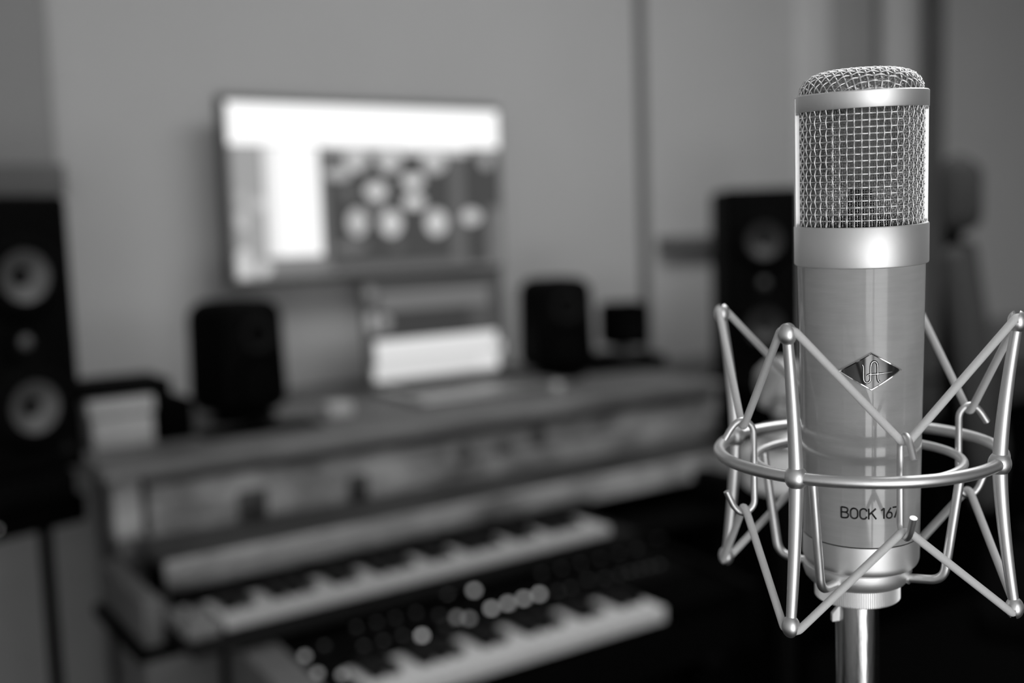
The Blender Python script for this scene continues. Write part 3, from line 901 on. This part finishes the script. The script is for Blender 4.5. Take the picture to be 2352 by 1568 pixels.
for a in LA:
    P = fillet([cyl(RI_, a, ZI), cyl(RI_ - .3, a, ZI - 4), cyl(38.0, a, -54.5), cyl(22, a, -56.0)], [0, 1, 6, 0], 8)
    b = MB(); b.tube(P, 1.95, 14)
    b.lathe([(0, 0), (2.4, 0), (2.6, .3), (2.6, .9), (0, .9)], 20, rot=Matrix.Rotation(radians(a), 3, 'Z') @ Matrix.Rotation(radians(90), 3, 'Y'), c=cyl(22.6, a, -56.0))
    tb(b, 'support_leg', satin2)
# collar, knurled ring, flange
b = MB(); b.lathe([(0, -51.6), (22.9, -51.6), (23.5, -52.1), (23.6, -54.6), (22.6, -57.6), (20.9, -59.6), (20.4, -59.9), (0, -59.9)], 120); tb(b, 'collar', satin)
b = MB(); NT = 120; P = []; F = []
lv = [(-59.9, .0), (-60.4, .55), (-67.4, .55), (-67.9, .0)]
for z, h in lv:
    for k in range(NT * 4):
        a = 2 * pi * k / (NT * 4); rr = 18.1 + (h if k % 4 in (0, 1) else 0)
        P.append((rr * cos(a), rr * sin(a), z))
nn = NT * 4
for L_ in range(3):
    for k in range(nn):
        k2 = (k + 1) % nn; F.append((L_ * nn + k, L_ * nn + k2, (L_ + 1) * nn + k2, (L_ + 1) * nn + k))
P += [(0, 0, -59.9), (0, 0, -67.9)]; ci = len(P) - 2
for k in range(nn):
    k2 = (k + 1) % nn; F.append((ci, k, k2)); F.append((ci + 1, 3 * nn + k2, 3 * nn + k))
b.add(P, F); tb(b, 'knurled_ring', satin, angle=25)
b = MB(); b.lathe([(0, -67.9), (13.0, -67.9), (13.2, -68.2), (13.0, -69.2), (0, -69.5)], 64); tb(b, 'flange', satin)


# elastic cords
def cord(zp, zh, rp, sgn):
    seq = []; cuts = []
    for k in range(4):
        a = PA[k]; h = HA[k]
        for da, dz, cut in ((-2.6, -.4, 1.5), (2.6, -.4, 1.5)):
            seq.append(cyl(rp, a + da, zp + sgn * dz)); cuts.append(cut)
        for da, dz in ((-1.6, 0), (1.6, 0)):
            seq.append(cyl(53.0, h + da, zh)); cuts.append(1.2)
    P = fillet(seq, cuts, 6, closed=True)
    P = resample(P, .33, closed=True)
    b = MB()
    R = [1.62 + (.07 if i % 2 else 0) for i in range(len(P))]
    b.tube(P, R, 12, closed=True)
    return b


tb(cord(61.4, 14.6, 66.6, 1), 'elastic_cord', cordm, angle=80)
tb(cord(-62.8, -22.6, 66.9, -1), 'elastic_cord', cordm, angle=80)

# ------------------------------------------------------------------ the stand carrying mount and microphone
base = mtM @ Vector((0, 0, -69.5 * MM))
dirv = (mtM.to_3x3() @ Vector((0, 0, -1))).normalized()
sx, sy = base.x, base.y
st = thing('microphone_stand', 'polished steel stand tube directly under the shock mount', 'stand', (sx, sy, 0))
b = MB(); L_ = base.z
b.tube([(0, 0, L_), (dirv.x * .3, dirv.y * .3, L_ - .3)], .0095, 48)
tp = b.build('upper_tube', stained, st)
ex, ey = dirv.x * .3, dirv.y * .3
b = MB(); b.tube([(ex, ey, L_ - .28), (ex, ey, .05)], .0125, 32); b.build('lower_tube', blackm, st)
b = MB(); b.lathe([(.0125, L_ - .33), (.019, L_ - .325), (.020, L_ - .275), (.0125, L_ - .27)], 32, c=(ex, ey, 0)); b.build('height_clutch', blackm, st)
# small release lever at the top left of the tube
av = Vector((-.829, .559, 0))
bv = Vector((-.559, -.829, 0))
b = MB(); pz = L_ - .0015
q0 = av * .0085 + bv * .002; q1 = av * .0135 + bv * .003
P = []
for o_ in (-.0012, .0012):
    for p in (q0 + Vector((0, 0, pz)), av * .0090 + bv * .002 + Vector((0, 0, pz - .0075)), av * .0125 + bv * .003 + Vector((0, 0, pz - .0075)), av * .0125 + bv * .003 + Vector((0, 0, pz - .004))):
        P.append(p + bv * o_)
b.add(P, [(0, 1, 2, 3), (7, 6, 5, 4), (0, 4, 5, 1), (1, 5, 6, 2), (2, 6, 7, 3), (3, 7, 4, 0)]); b.build('release_lever', satin, st)
for k in range(3):
    a = radians(100 + 120 * k)
    b = MB(); b.tube(fillet([(ex, ey, .14), (ex + .06 * cos(a), ey + .06 * sin(a), .12), (ex + .32 * cos(a), ey + .32 * sin(a), .012)], .03), .010, 10); lg = b.build('leg', blackm, st)
    b = MB(); b.ball((ex + .32 * cos(a), ey + .32 * sin(a), .013), (.015, .015, .013), 14, 10); b.build('rubber_foot', blackv, lg)
